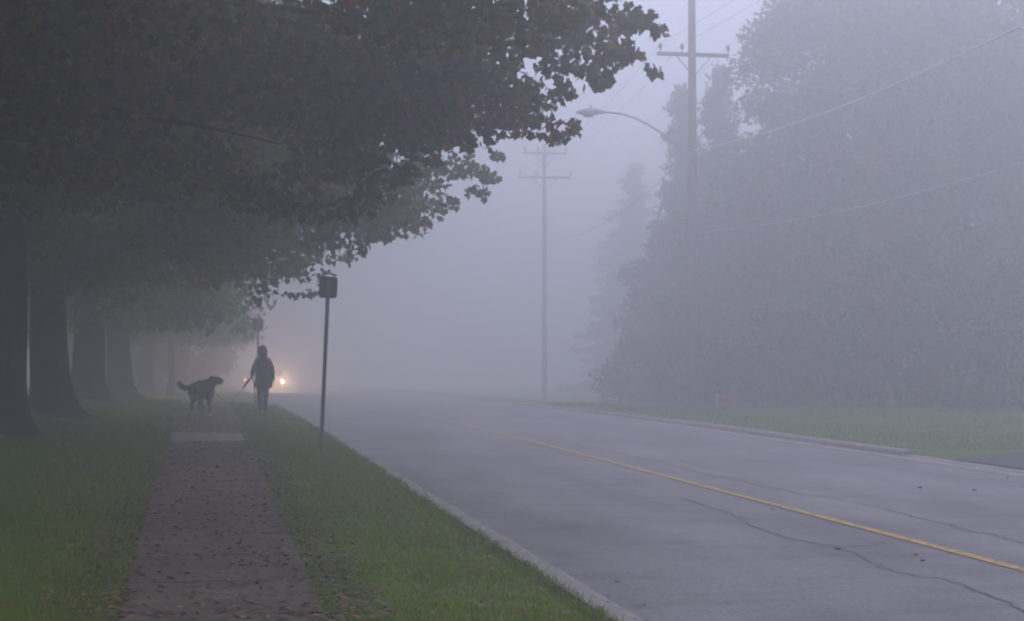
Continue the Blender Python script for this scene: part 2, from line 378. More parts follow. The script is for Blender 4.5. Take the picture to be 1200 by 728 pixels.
def clump_leaves(clumps, per, rng):
    P = []
    for (c, rh, rz) in clumps:
        n = max(6, int(per * rh * rh)); d = rng.normal(0, 1, (n, 3)); d /= np.linalg.norm(d, axis=1)[:, None]
        rad = rng.uniform(0, 1, n) ** .45
        p = d * rad[:, None] * np.array([rh, rh, rz]); p[:, 2] -= .15 * (p[:, 0] ** 2 + p[:, 1] ** 2) / max(rh, .3); P.append(p + np.array(c))
    return np.concatenate(P)
def trunk(parent, x, y, r, h, limbs, seed, mat_=M_bark, lean=(0, 0)):
    rs = random.Random(seed); bm = bmesh.new(); z0 = groundz(x, y)
    pts, rad = [], []; seg = 18; rings = []
    zs = [-.25, 0, .08, .2, .45, .9, 1.6, 2.6, h * .55, h * .8, h]
    for z in zs:
        fl = 1 + .6 * math.exp(-max(z, 0) / .22); rr = r * fl * (1 - .55 * max(0, z) / h)
        cx = lean[0] * z + .04 * math.sin(z * 1.3 + seed); cy = lean[1] * z + .04 * math.cos(z * 1.1 + seed); ring = []
        for k in range(seg):
            a = 2 * math.pi * k / seg; q = rr * (1 + (.24 * math.exp(-max(z, 0) / .4) * math.sin(a * 5 + seed) + .10 * noise.noise(Vector((math.cos(a) * 2, math.sin(a) * 2, z * 1.2 + seed)))))
            ring.append(Vector((cx + q * math.cos(a), cy + q * math.sin(a), z)))
        rings.append(ring)
    add_loft(bm, rings)
    for (tx, ty, tz) in limbs:
        zb = min(h * .95, max(2.4, tz * rs.uniform(.8, 1.05))); a = Vector((lean[0] * zb, lean[1] * zb, zb)); b = Vector((tx, ty, tz)); m = a.lerp(b, .5) + Vector((rs.uniform(-.4, .4), rs.uniform(-.4, .4), .9))
        l0 = r * .26
        P = [a.lerp(m, t).lerp(m.lerp(b, t), t) for t in (0, .2, .4, .6, .8, 1)]
        add_tube(bm, P, [l0, l0 * .8, l0 * .6, l0 * .42, l0 * .28, l0 * .12], 7)
        for t in (2, 3, 4):     # twigs
            e = P[t] + Vector((rs.uniform(-1.1, 1.1), rs.uniform(-1.1, 1.1), rs.uniform(-.5, .5))); add_tube(bm, [P[t], P[t].lerp(e, .5) + Vector((0, 0, .12)), e], [l0 * .22, l0 * .13, l0 * .04], 5)
    return bm_obj('trunk', bm, mat_, parent, True)
def maple(x, y, r, h, R, zb, ztop, seed, label, extra=(), per=150, size=.13, shape=MAPLE_S, nclump=150, pal=GREENS, wts=(3, 4, 2.5, 1.2, .8, .4),
          hi_cut=5.2, group='maples along the sidewalk', lean=(0, 0), loose=0, edge_drop=0.):
    """street maple: domed crown of clumps over a skirt at height zb (world z), trunk and limbs"""
    rng = np.random.default_rng(seed); rs = random.Random(seed); z0 = groundz(x, y)
    t = thing('maple_tree', label, 'tree', (x, y, z0), 0, group)
    clumps = []
    for i in range(nclump):
        a = rs.uniform(0, 2 * math.pi); f = rs.uniform(0, 1); rr = R * math.sqrt(rs.uniform(0.0, 1)) * .93
        top = zb + 1.2 + (ztop - zb - 1.2) * math.sqrt(max(0, 1 - (rr / R) ** 2))
        low = zb + edge_drop * (rr / R) ** 2 + .5 * noise.noise(Vector((a * 2, rr * .6, seed)))
        q = f ** 1.6 if i % 3 else rs.choice((0, 1))
        z = low + .45 + (top - low - .45) * q
        c = rs.uniform(.75, 1.25); clumps.append(((x + rr * math.cos(a), y + rr * math.sin(a), z), c, c * .62))
    for e in extra: clumps.append(e)
    vis = [c for c in clumps if c[0][2] < hi_cut] or clumps[:1]; hid = [c for c in clumps if c[0][2] >= hi_cut]
    P = clump_leaves(vis, per, rng); loc = P - np.array((x, y, z0))
    sz = rng.uniform(.65, 1.25, len(P)) * size
    cols = palette(P, pal, wts, seed)
    leafobjs = 0
    if loose:       # the leaves that show largest against the sky at the outer edge are parts of their own
        dirx = (P[:, 0] * math.cos(TH) - P[:, 1] * math.sin(TH)) / (P[:, 0] * math.sin(TH) + P[:, 1] * math.cos(TH))
        score = P[:, 0] * 1.0 - P[:, 2] * .55 + rng.normal(0, .15, len(P)); score[P[:, 2] > 4.3] = -99
        pick = np.argsort(-score)[:loose]; keep = np.ones(len(P), bool); keep[pick] = False
        protos = []
        for q in range(6):
            pp = np.zeros((1, 3)); o = leaf_mesh('leaf', pp, np.ones(1), np.array([pal[q % len(pal)]]) * 1.0, MAPLE, M_leaf, None, .8, rng=rng); protos.append(o.data); bpy.data.objects.remove(o)
        for j, i in enumerate(pick):
            o = bpy.data.objects.new('leaf', protos[j % 6 if j % 4 else 1 + j % 2]); COL.objects.link(o); o.parent = t; o.location = loc[i]
            o.scale = [float(sz[i] * 1.1)] * 3; o.rotation_euler = (rng.uniform(-.4, .4), rng.uniform(-.4, .4), rng.uniform(0, 6.28))
        loc, sz, cols = loc[keep], sz[keep], cols[keep]
    cr = leaf_mesh('crown', loc, sz, cols, shape, M_leaf, t, .7, rng=rng); cr['kind'] = 'stuff'
    if hid:
        P = clump_leaves(hid, 70, rng); c2 = leaf_mesh('crown', P - np.array((x, y, z0)), rng.uniform(.25, .42, len(P)), palette(P, pal, wts, seed), OVAL, M_leaf, t, .4, rng=rng); c2['kind'] = 'stuff'
    hs = [c for c in clumps]; rs.shuffle(hs)
    limbs = [((c[0][0] - x) * .75, (c[0][1] - y) * .75, c[0][2] - z0 + .3) for c in hs[:12]] + [((e[0][0] - x) * .8, (e[0][1] - y) * .9, e[0][2] - z0 + .35) for e in list(extra)[:6]]
    trunk(t, x, y, r, h, limbs, seed, lean=lean)
    return t
def ex(px, py, Y, rpx, flat=.6):
    p = at(px, py, Y); r = rpx * Y / FPX; return (tuple(p), r, r * flat)
G_R = [(.065, .085, .012), (.10, .115, .014), (.14, .105, .016), (.19, .080, .020), (.24, .080, .024), (.23, .17, .018)]
E0 = [ex(*a) for a in ((748, 22, 18.5, 26), (768, 36, 18.5, 15), (766, 84, 18.6, 12), (725, 62, 18.6, 32), (700, 92, 18.4, 24), (670, 72, 18.8, 46), (655, 108, 18.4, 24), (690, 20, 19, 60), (640, 30, 19, 66),
     (612, 112, 18.8, 44), (625, 140, 18.4, 34), (655, 160, 18.3, 16), (668, 150, 18.3, 14), (590, 140, 18.7, 30), (560, 95, 19, 66), (570, 150, 19, 16), (540, 50, 19, 76), (520, 130, 19, 40), (500, 100, 19.4, 60), (480, 30, 19.5, 80),
     (460, 140, 19.5, 46), (430, 90, 19.5, 70), (400, 150, 20, 46), (360, 60, 19.5, 90), (340, 130, 20, 60), (300, 30, 19, 80), (250, 100, 19.5, 80), (200, 40, 19, 80), (150, 110, 19.5, 80), (100, 40, 19, 90), (50, 110, 19, 80), (0, 50, 19, 90), (-30, 120, 19, 90), (525, 160, 19.6, 26), (496, 182, 19.6, 26), (470, 205, 19.8, 26), (440, 225, 19.8, 30), (410, 245, 20, 26), (420, 195, 19.8, 40), (360, 240, 20, 40), (300, 225, 20, 50), (240, 190, 20, 60), (170, 170, 20, 60), (100, 190, 20, 60), (30, 180, 20, 60), (370, 190, 20, 50), (545, 165, 19.4, 16), (-30, 200, 20, 60))]
E1 = [ex(*a) for a in ((572, 205, 29, 18), (560, 225, 29, 17), (540, 195, 29.4, 28), (520, 238, 29, 20), (580, 180, 29.5, 12), (495, 205, 29.5, 34), (470, 250, 29, 24), (455, 215, 29.5, 40), (440, 270, 29, 26), (420, 290, 28.8, 16), (400, 250, 29, 40), (480, 262, 29, 12),
     (370, 220, 29, 50), (380, 280, 29, 30), (330, 230, 29.5, 50), (300, 190, 29, 60), (280, 250, 29.5, 40), (230, 210, 29, 60), (170, 180, 29, 60), (120, 220, 29.5, 50), (60, 180, 29, 60), (20, 230, 29, 50), (-20, 200, 29, 60), (500, 160, 29.5, 40), (420, 170, 29.5, 50))]
E2 = [ex(*a) for a in ((380, 325, 36.5, 15), (362, 345, 36.5, 12), (340, 320, 36.8, 24), (340, 345, 36.5, 10), (400, 300, 37, 20), (310, 335, 37, 22), (300, 350, 36.8, 10), (280, 310, 37.2, 30), (350, 290, 37, 34), (250, 300, 37, 34), (210, 280, 37, 40), (440, 275, 37.4, 14), (160, 270, 37, 40), (120, 290, 37, 34), (60, 260, 37, 40), (10, 260, 37, 40), (300, 270, 37, 40), (100, 325, 36.5, 26), (140, 320, 36.8, 26), (30, 325, 36.5, 30), (190, 325, 36.8, 24), (240, 330, 37, 20), (-15, 330, 36.5, 30), (60, 345, 36.5, 18))]
E3 = [ex(*a) for a in ((270, 365, 49, 22), (280, 385, 49, 9), (240, 375, 49.5, 22), (200, 365, 49.5, 26), (165, 350, 50, 30), (120, 350, 50, 24), (225, 340, 50, 34), (270, 335, 50, 26), (170, 310, 50, 36), (130, 320, 50, 30), (60, 330, 50, 30), (10, 330, 50, 34), (92, 372, 49.5, 16), (130, 374, 49.5, 18), (178, 378, 49.5, 18), (215, 384, 49.5, 13), (150, 384, 49.8, 12), (250, 388, 49.5, 9), (40, 368, 49.5, 20), (0, 370, 49.5, 22), (86, 388, 49.5, 5))]
maple(-3.3, 19.0, .34, 9, 8.0, 2.9, 13, 3, 'nearest maple, its red-tinged leafy boughs overhanging the sidewalk from the left', E0, per=800, size=.118, shape=MAPLE_S, nclump=150, pal=G_R, wts=(3, 3.5, 2.5, 1.6, 1.0, .5), loose=280)
maple(-4.6, 9.5, .33, 9, 6.0, 3.3, 12.5, 2, 'unseen maple added beyond the left border to shade the near sidewalk', (), per=250, size=.2, shape=OVAL, nclump=150, pal=G_R, wts=(3, 3.5, 2.5, 1.6, 1.0, .5), hi_cut=3.4)  # out-of-view tree, added to darken the haze over the near sidewalk
maple(-3.2, 29.0, .42, 8.5, 7.6, 2.2, 12, 5, 'maple with the leftmost dark trunk and green boughs reaching over the verge', E1, per=560, size=.135, nclump=150, hi_cut=6.2)
maple(-3.12, 37.0, .43, 8, 5.9, 1.7, 11, 8, 'maple with the second dark trunk from the left, flared at its root', E2, per=300, size=.16, nclump=120, hi_cut=7.5)
maple(-3.15, 50.0, .50, 8, 5.0, 1.15, 11, 12, 'maple with the thick hazy trunk just right of the bright gap', E3, per=120, size=.22, shape=OVAL, nclump=110, hi_cut=9, pal=[(.08, .15, .010), (.12, .20, .012), (.18, .25, .015), (.24, .20, .02)], wts=(3, 4, 3, 1))
maple(-2.8, 61.0, .45, 8, 5.2, 1.1, 11, 14, 'hazy maple whose trunk stands right behind the thick trunk', (), per=100, size=.24, shape=OVAL, nclump=100, hi_cut=10)
maple(-2.5, 84.0, .36, 8, 5.2, .9, 11, 17, 'faint maple farther back, left of the slim grey trunk', (), per=70, size=.3, shape=OVAL, nclump=90, hi_cut=12)
maple(-3.2, 98.0, .36, 8, 5.6, .9, 11, 23, 'farthest faint maple of the row, behind the gap left of the slim trunk', (), per=70, size=.3, shape=OVAL, nclump=90, hi_cut=12)
maple(-1.3, 78.0, .16, 7, 3.6, .9, 8, 19, 'slim grey young maple trunk nearest to the dog', (), per=70, size=.28, shape=OVAL, nclump=60, hi_cut=12)
# ---------------------------------------------------------------- trees across the road
FARG = [(.07, .12, .014), (.12, .18, .016), (.18, .23, .02), (.22, .15, .025)]
def broad(px, Y, R, h, seed, label, cat='tree', name='broadleaf_tree', pal=FARG, wts=(3, 3, 2, 1), n=70, per=70, size=.26, low=.3, group='trees across the road', tr=.22):
    g = at(px, 470, Y); x, y = g.x, Y; z0 = groundz(x, y); rng = np.random.default_rng(seed); rs = random.Random(seed)
    t = thing(name, label, cat, (x, y, z0), 0, group); cl = []
    for i in range(n):
        th_ = rs.uniform(0, 2 * math.pi); v = rs.uniform(0, 1); z = low + (h - low) * v
        prof = (math.sin(math.pi * min(1, (v * .86 + .14))) ** .55) * R * (.85 + .3 * noise.noise(Vector((th_, v * 3, seed))))
        rr = prof * (rs.uniform(.35, 1) ** .5); c = rs.uniform(.10, .20) * R + .35
        cl.append(((rr * math.cos(th_), rr * math.sin(th_), z), c, c * .75))
    P = clump_leaves(cl, per, rng); P = P[P[:, 2] > .02]
    cr = leaf_mesh('crown' if cat == 'tree' else 'foliage', P, rng.uniform(.6, 1.3, len(P)) * size, palette(P, pal, wts, seed, .8) * (1 + .5 * vnoise(P, 1.5, seed))[:, None], OVAL, M_far, t, .3, rng=rng); cr['kind'] = 'stuff'
    if cat == 'tree':
        lim = [c[0] for c in cl[:10]]; trunk(t, x, y, tr, h * .75, lim, seed)
    else:
        bm = bmesh.new()
        for i in range(5):
            a = rs.uniform(0, 6.28); add_tube(bm, [(.1 * math.cos(a), .1 * math.sin(a), -.1), (.3 * R * math.cos(a), .3 * R * math.sin(a), h * .3), (.6 * R * math.cos(a), .6 * R * math.sin(a), h * .7)], [.04, .03, .012], 6)
        bm_obj('stem', bm, M_bark, t, True)
    return t
def conifer(px, Y, R, h, seed, label):
    g = at(px, 470, Y); x, y = g.x, Y; z0 = groundz(x, y); rng = np.random.default_rng(seed); rs = random.Random(seed)
    t = thing('spruce_tree', label, 'tree', (x, y, z0), 0, 'trees across the road'); P = []; bm = bmesh.new()
    add_tube(bm, [(0, 0, -.3), (0, 0, h * .3), (.05, 0, h * .7), (0, 0, h * .98)], [.24, .18, .09, .02], 9)
    z = .7
    while z < h * .97:
        Lb = R * (1 - z / h) ** .8 + .15; nb = 9
        for b in range(nb):
            zz = z; z = zz + rs.uniform(-.35, .35); a = rs.uniform(0, 6.28); L = Lb * rs.uniform(.55, 1.2); d = Vector((math.cos(a), math.sin(a), 0)); tip = d * L + Vector((0, 0, z - .16 * L)); mid = d * L * .55 + Vector((0, 0, z - .18 * L))
            add_tube(bm, [(0, 0, z), mid, tip], [.035, .022, .006], 4)
            n = int(20 + 50 * L); s = rng.uniform(.08, 1, n)
            q = np.array([(0, 0, z)]) * (1 - s)[:, None] ** 2 + 2 * (s * (1 - s))[:, None] * np.array([mid]) + (s ** 2)[:, None] * np.array([tip])
            z = zz
            P.append(q + rng.normal(0, 1, (n, 3)) * np.array([.2, .2, .16]) * (1.2 - .6 * s)[:, None] + np.array([0, 0, -.08]))
        z += .42 + .02 * z
    P = np.concatenate(P)
    cr = leaf_mesh('crown', P, rng.uniform(.16, .34, len(P)), palette(P, [(.03, .045, .03), (.045, .062, .036), (.055, .075, .04)], (2, 3, 1), seed), QUAD * np.array([.6, 1.1]), M_far, t, .6, rng=rng); cr['kind'] = 'stuff'
    bm_obj('trunk', bm, M_bark, t, True); return t
broad(1085, 61, 7.0, 16.3, 31, 'tallest broad tree at right, its crown running out of the top of the picture', n=240, per=250, size=.2, tr=.4)
broad(962, 64, 5.0, 16.6, 32, 'tall broad tree with ragged left edge just right of the near utility pole', n=200, per=250, size=.2, tr=.35)
broad(1222, 58, 6.4, 16.0, 33, 'broad tree cut off by the right border of the picture', n=140, per=180, size=.2, tr=.35)
broad(822, 78, 4.0, 10.2, 34, 'rounded yellowish tree behind the near utility pole', n=120, per=200, size=.22, tr=.25, pal=[(.07, .08, .035), (.09, .10, .04), (.12, .10, .045)], wts=(2, 3, 1))
broad(872, 66, 3.6, 9.5, 35, 'mid-height tree just right of the near utility pole', n=80, per=190, size=.2)
broad(205, 108, 4.6, 9.5, 61, 'faint far tree behind the dog under the hanging maple boughs', n=80, per=110, size=.42, group='maples along the sidewalk')
broad(120, 96, 4.6, 9.5, 62, 'faint tree behind the thick hazy trunks at left', n=80, per=110, size=.42, group='maples along the sidewalk')
conifer(843, 73, 2.8, 15.6, 36, 'pointed spruce rising just right of the near pole crossarm')
conifer(742, 124, 5.4, 17.6, 37, 'faint pointed spruce left of the street lamp pole')
conifer(800, 78, 2.8, 15.3, 38, 'faint narrow spruce seen behind the near utility pole')
broad(765, 92, 2.6, 6, 39, 'low faint tree right of the far utility pole', n=50, per=70, size=.34)
for i, (px, Y, R, h, lab) in enumerate(((745, 72, 2.0, 2.6, 'low leafy bush left of the near utility pole base'), (868, 60, 1.6, 2.2, 'small dusky bush behind the red bin'), (915, 58, 2.2, 3.4, 'rounded bush right of the red bin'),
     (985, 56, 2.6, 4.2, 'wide bush under the tall trees, second of the larger bushes from the red bin'), (1060, 53, 2.5, 5.2, 'tall green bush left of the brightest bush at right'), (1135, 50, 2.4, 5.6, 'brightest tall green bush near the right border'), (1205, 47, 2.3, 4.4, 'dense bush cut by the right border above the driveway'), (800, 66, 1.8, 3.0, 'leafy bush directly behind the near utility pole'))):
    broad(px, Y, R, h, 50 + i, lab, 'bush', 'bush', n=46, per=150, size=.17, low=.1, pal=[(.035, .05, .03), (.05, .07, .034), (.08, .11, .04)] if i != 5 else [(.06, .09, .03), (.09, .12, .04)], wts=(3, 3, 1) if i != 5 else (1, 1), group='bushes below the trees across the road')
# ---------------------------------------------------------------- utility poles, lamp, wires
def tilt_pole(Y, px, arms, label, lamp=False, top=13.3, r=.165, M_wood=M_wood):
    g = at(px, 470, Y); x = g.x; z0 = groundz(x, Y); t = thing('utility_pole', label, 'utility pole', (x, Y, z0), 0, 'utility poles')
    bm = bmesh.new(); add_tube(bm, [(0, 0, -.4), (0, 0, 4), (.01, 0, 9), (0, 0, top)], [r * 1.12, r, r * .86, r * .7], 16); bm_obj('pole', bm, M_wood, t, True)
    pts = []
    for za, half in arms:
        bm = bmesh.new(); add_box(bm, (-.02, -.19, za), (half * 2, .10, .13), bev=.01); arm = bm_obj('crossarm', bm, M_wood, t)
        for s in (-1, 1):
            bm = bmesh.new(); add_tube(bm, [(s * half * .5, -.25, za - .02), (0, -.20, za - .75)], [.018, .018], 6); bm_obj('brace', bm, M_metal, t)
        for s in (-.92, -.32, .97):
            bm = bmesh.new(); q = s * half; add_tube(bm, [(q, -.19, za + .06), (q, -.19, za + .16), (q, -.19, za + .17), (q, -.19, za + .24), (q, -.19, za + .25), (q, -.19, za + .33), (q, -.19, za + .36)], [.018, .018, .06, .055, .075, .045, .02], 10)
            bm_obj('insulator', bm, M_porc, t, True); pts.append(Vector((x + q, Y - .19, z0 + za + .34)))
    if lamp:
        zl = lamp; bm = bmesh.new(); before = set(t.children)
        P = [(0, -.17, zl), (-.45, -.17, zl + .32), (-.95, -.17, zl + .68), (-1.4, -.17, zl + .98), (-1.8, -.17, zl + 1.18), (-2.2, -.17, zl + 1.30), (-2.6, -.17, zl + 1.35), (-2.85, -.17, zl + 1.35)]
        add_tube(bm, P, .032, 8); bm_obj('lamp_arm', bm, M_lampm, t, True)
        bm = bmesh.new(); rings = []
        for u, w, hh, zc in ((-2.78, .05, .05, 1.35), (-2.9, .10, .08, 1.36), (-3.1, .16, .12, 1.36), (-3.35, .17, .12, 1.34), (-3.55, .12, .08, 1.33), (-3.66, .04, .03, 1.32)):
            rings.append([Vector((u, -.17 + w * math.cos(a), zl + zc + hh * math.sin(a))) for a in [2 * math.pi * k / 12 for k in range(12)]])
        add_loft(bm, rings); hd = bm_obj('lamp_head', bm, M_lampm, t, True)
        bm = bmesh.new(); rings = []
        for zz, q in ((0, 1), (-.05, .9), (-.09, .6), (-.11, .2)): rings.append([Vector((-3.28 + .2 * q * math.cos(a), -.17 + .13 * q * math.sin(a), zl + 1.27 + zz)) for a in [2 * math.pi * k / 12 for k in range(12)]])
        add_loft(bm, rings); bm_obj('lamp_lens', bm, M_glass, hd, True)
        bm = bmesh.new(); add_tube(bm, [(-3.2, -.17, zl + 1.46), (-3.2, -.17, zl + 1.56)], [.03, .025], 8); bm_obj('photocell', bm, M_grille, hd, True)
        for c in (hd, *hd.children, *[q for q in t.children if q.name.startswith('lamp_arm')]):
            for q in c.data.vertices: q.co.x *= 1.08
    bm = bmesh.new(); add_box(bm, (0, -.19, 1.7), (.12, .01, .16)); bm_obj('pole_tag', bm, M_metal, t)
    return t, pts, Vector((x, Y, z0))
P1, w1, b1 = tilt_pole(54, 812, [(11.6, 1.22)], 'nearer utility pole across the road, carrying the street lamp arm', lamp=8.28, top=14.5)
P2, w2, b2 = tilt_pole(90, 638, [(12.0, 1.45), (13.3, 1.2)], 'farther faint utility pole with two crossarms in the fog', r=.14, top=13.8, M_wood=M_hazewood)
P0, w0, b0 = tilt_pole(15.5, 1900, [(11.6, 1.22)], 'utility pole beyond the right border whose wires run to the lamp pole')
def wire(a, b, sag, r, m, label, grp='overhead wires'):
    bm = bmesh.new(); a = Vector(a); b = Vector(b); N = 28
    add_tube(bm, [a.lerp(b, i / N) - Vector((0, 0, 4 * sag * (i / N) * (1 - i / N))) for i in range(N + 1)], r, 5)
    tag(bm_obj('power_line', bm, m, None, True), label, 'wire', grp)
nm = ('left', 'middle', 'right')
for i in range(3): wire(w1[i], w0[i], .55, .006, M_wireG, f'thin high wire running up right from the {nm[i]} insulator of the near pole')
for i in range(3): wire(w1[i], w2[i], .6, .006, M_wireG, f'faint high wire from the {nm[i]} insulator of the near pole to the far pole')
wire(b1 + Vector((0, -.2, 8.45)), b0 + Vector((0, .2, 8.6)), .75, .022, M_wire, 'thick pale cable sagging across the tall trees at right')
wire(b1 + Vector((0, -.2, 5.75)), b0 + Vector((0, .2, 5.9)), .6, .010, M_wire, 'faint low cable crossing the right trees below the thick one')
wire(b1 + Vector((0, .2, 8.45)), b2 + Vector((0, -.2, 8.6)), .8, .010, M_wireG, 'dark low cable from the near utility pole to the far one')
# ---------------------------------------------------------------- sign posts
def rounded(w, h, r, n=5):
    P = []
    for cx, cz, a0 in ((w / 2 - r, h / 2 - r, 0), (-w / 2 + r, h / 2 - r, 90), (-w / 2 + r, -h / 2 + r, 180), (w / 2 - r, -h / 2 + r, 270)):
        for i in range(n): a = math.radians(a0 + 90 * i / (n - 1)); P.append((cx + r * math.cos(a), cz + r * math.sin(a)))
    return P
def signpost(px, py, Y, H, label, lean, tw, w=.30, h=.36):
    g = at(px, py, Y); x = g.x; z0 = groundz(x, Y); t = thing('road_sign', label, 'road sign', (x, Y, z0), math.radians(tw), 'road signs on the verge'); t.rotation_euler[1] = lean
    bm = bmesh.new()
    P = [(-.032, -.006), (-.020, -.006), (-.012, -.030), (.012, -.030), (.020, -.006), (.032, -.006), (.032, .0), (.024, .0), (.016, -.023), (-.016, -.023), (-.024, .0), (-.032, .0)]
    add_loft(bm, [[Vector((p[0], p[1], z)) for p in P] for z in (-.3, H * .5, H - .02)]); bm_obj('post', bm, M_metal, t)
    bm = bmesh.new(); R = rounded(w, h, .045)
    add_loft(bm, [[Vector((q[0], yv, H - h / 2 + q[1])) for q in R] for yv in (.003, .009)]); pl = bm_obj('sign_plate', bm, M_signback, t)
    for dz in (-.11, .11):
        bm = bmesh.new(); add_tube(bm, [(0, -.042, H - h / 2 + dz), (0, -.030, H - h / 2 + dz)], .012, 6); bm_obj('bolt', bm, M_metal, pl)
    return t
signpost(376, 525, 27.6, 2.88, 'near road sign, square dark plate on a thin leaning post beside the kerb', .04, -6, w=.295, h=.345)
signpost(302, 470, 55, 2.82, 'far road sign whose small square plate shows above the walker', 0, 5, w=.33, h=.38)
# ---------------------------------------------------------------- walker
def build_person():
    g = at(308, 480, 44); x, y = g.x, 44; z0 = groundz(x, y) + .012
    t = thing('person', 'person in a long dark coat walking on the verge, arm out with the leash', 'person', (x, y, z0), math.radians(0)); t.scale = (.90, .95, 1)
    V, E, R = [], [], []
    def v(p, r, par=None):
        V.append(p); R.append(r)
        if par is not None: E.append((par, len(V) - 1))
        return len(V) - 1
    pel = v((0, 0, .93), (.16, .115)); sp = v((0, .0, 1.10), (.145, .11), pel); ch = v((0, .01, 1.28), (.165, .12), sp); sh = v((0, .01, 1.41), (.12, .09), ch)
    nk = v((0, 0, 1.47), .058, sh); nk2 = v((-.005, -.01, 1.53), .056, nk); hd = v((-.01, -.015, 1.60), (.078, .088), nk2); hd2 = v((-.01, -.01, 1.67), (.076, .09), hd)
    for s in (-1, 1):
        hip = v((s * .09, 0, .86), .10, pel); kn = v((s * .075, -.03 if s < 0 else .02, .48), .06, hip); kn2 = v((s * .07, -.02 if s < 0 else .03, .42), .055, kn); ca = v((s * .065, 0 if s < 0 else .06, .30), .055, kn2); an = v((s * .06, .02 if s < 0 else .09, .09), .04, ca); he = v((s * .06, .0 if s < 0 else .07, .045), .042, an); to = v((s * .075, -.15 if s < 0 else -.08, .03), .035, he)
        shj = v((s * .165, .01, 1.40), .07, sh)
        if s < 0: el = v((-.27, -.02, 1.15), .048, shj); wr = v((-.30, -.20, .99), .034, el); hn = v((-.315, -.27, .955), .036, wr); d = Vector((-.25, -.75, -.35)).normalized()
        else: el = v((.25, .03, 1.12), .048, shj); wr = v((.25, -.03, .88), .034, el); hn = v((.25, -.045, .80), .038, wr); d = Vector((0, -.1, -1))
        base = Vector(V[hn]); side = Vector((0, 1, 0)) if s > 0 else Vector((.2, 0, -1)).normalized()
        for k, (o_, L) in enumerate(((-.03, .065), (-.01, .075), (.012, .07), (.032, .055))):
            a = v(tuple(base + d * .045 + side * o_), .010, hn); b = v(tuple(base + d * (.045 + L * .55) + side * o_ * 1.05 + Vector((.004, 0, 0))), .009, a); c = v(tuple(base + d * (.045 + L * .8) + side * o_ + Vector((.025 if s < 0 else -.025, .0, -.005))), .008, b)
        a = v(tuple(base - side * .035 + d * .01), .011, hn); v(tuple(base - side * .05 + d * .045), .010, a)
    body = skin('body', V, E, R, M_skin, t, 2, pel)
    # face
    bm = bmesh.new(); add_loft(bm, [[Vector((-.02 + q * math.cos(a), -.105 - dy, 1.625 + zz + q * 1.3 * math.sin(a))) for a in [k * math.pi / 3 for k in range(6)]] for q, dy, zz in ((.014, -.02, .012), (.013, .0, .004), (.010, .018, -.006), (.004, .022, -.006))]); bm_obj('nose', bm, M_skin, t, True)
    for s in (-1, 1):
        bm = bmesh.new(); r = bmesh.ops.create_uvsphere(bm, u_segments=10, v_segments=8, radius=.013); bmesh.ops.translate(bm, vec=(-.015 + s * .031, -.088, 1.65), verts=r['verts']); bm_obj('eye', bm, M_nose, t, True)
    # coat: torso shell down to mid-thigh
    bm = bmesh.new(); rings = []
    for z, rx, ry, cx in ((.68, .245, .175, .0), (.72, .248, .178, 0), (.80, .238, .17, 0), (.92, .222, .16, 0), (1.04, .212, .152, 0), (1.16, .215, .152, 0), (1.28, .222, .155, 0), (1.36, .200, .145, 0), (1.42, .155, .12, 0), (1.475, .11, .095, 0), (1.50, .085, .085, 0), (1.535, .080, .080, -.005)):
        rings.append([Vector((cx + rx * (1 + .035 * noise.noise(Vector((math.cos(a) * 2, math.sin(a) * 2, z * 6)))) * math.cos(a), ry * (1 + .04 * math.sin(a * 5 + z * 9)) * math.sin(a), z)) for a in [2 * math.pi * k / 28 for k in range(28)]])
    add_loft(bm, rings); bm_obj('coat', bm, M_coat, t, True)
    for s, P in ((-1, [(-.10, .01, 1.41), (-.165, .01, 1.35), (-.225, -.01, 1.23), (-.27, -.03, 1.13), (-.295, -.12, 1.05), (-.305, -.21, .985)]), (1, [(.10, .01, 1.41), (.165, .01, 1.35), (.225, .03, 1.23), (.255, .03, 1.10), (.265, -.01, .98), (.262, -.03, .87)])):
        bm = bmesh.new(); add_tube(bm, P, [.07, .08, .078, .074, .068, .060], 14); bm_obj('sleeve', bm, M_coat, t, True)
    bm = bmesh.new()
    add_loft(bm, [[Vector((q * 1.1 * math.cos(a) - .005, q * math.sin(a), z)) for a in [2 * math.pi * k / 16 for k in range(16)]] for z, q in ((1.48, .10), (1.53, .115), (1.56, .105), (1.55, .088), (1.50, .078))], False); bm_obj('collar', bm, M_coat, t, True)
    V2, E2, R2 = [(0, 0, .92), (-.09, 0, .82), (-.085, -.02, .48), (-.072, .0, .28), (-.066, .015, .11), (.09, 0, .82), (.082, .015, .48), (.072, .05, .28), (.066, .08, .11)], [(0, 1), (1, 2), (2, 3), (3, 4), (0, 5), (5, 6), (6, 7), (7, 8)], [(.17, .13), .115, .083, .073, .066, .115, .083, .073, .066]
    skin('trousers', V2, E2, R2, M_trou, t, 2, 0)
    for s, yo in ((-1, 0), (1, .07)):
        bm = bmesh.new(); rings = []
        for yy_, w_, h_ in ((.07, .03, .05), (.05, .042, .075), (0, .046, .09), (-.07, .05, .07), (-.14, .052, .055), (-.19, .04, .04), (-.215, .015, .022)):
            rings.append([Vector((s * .066 + s * .06 * max(0, -yy_) + w_ * math.cos(a), yy_ + yo, .004 + max(0, h_ * .5 + h_ * .5 * math.sin(a) * 1.0))) for a in [2 * math.pi * k / 12 for k in range(12)]])
        add_loft(bm, rings); bm_obj('shoe', bm, M_shoe, t, True)
    # shoulder-length hair: cap plus sides, open at the face
    bm = bmesh.new(); r = bmesh.ops.create_uvsphere(bm, u_segments=28, v_segments=20, radius=1)
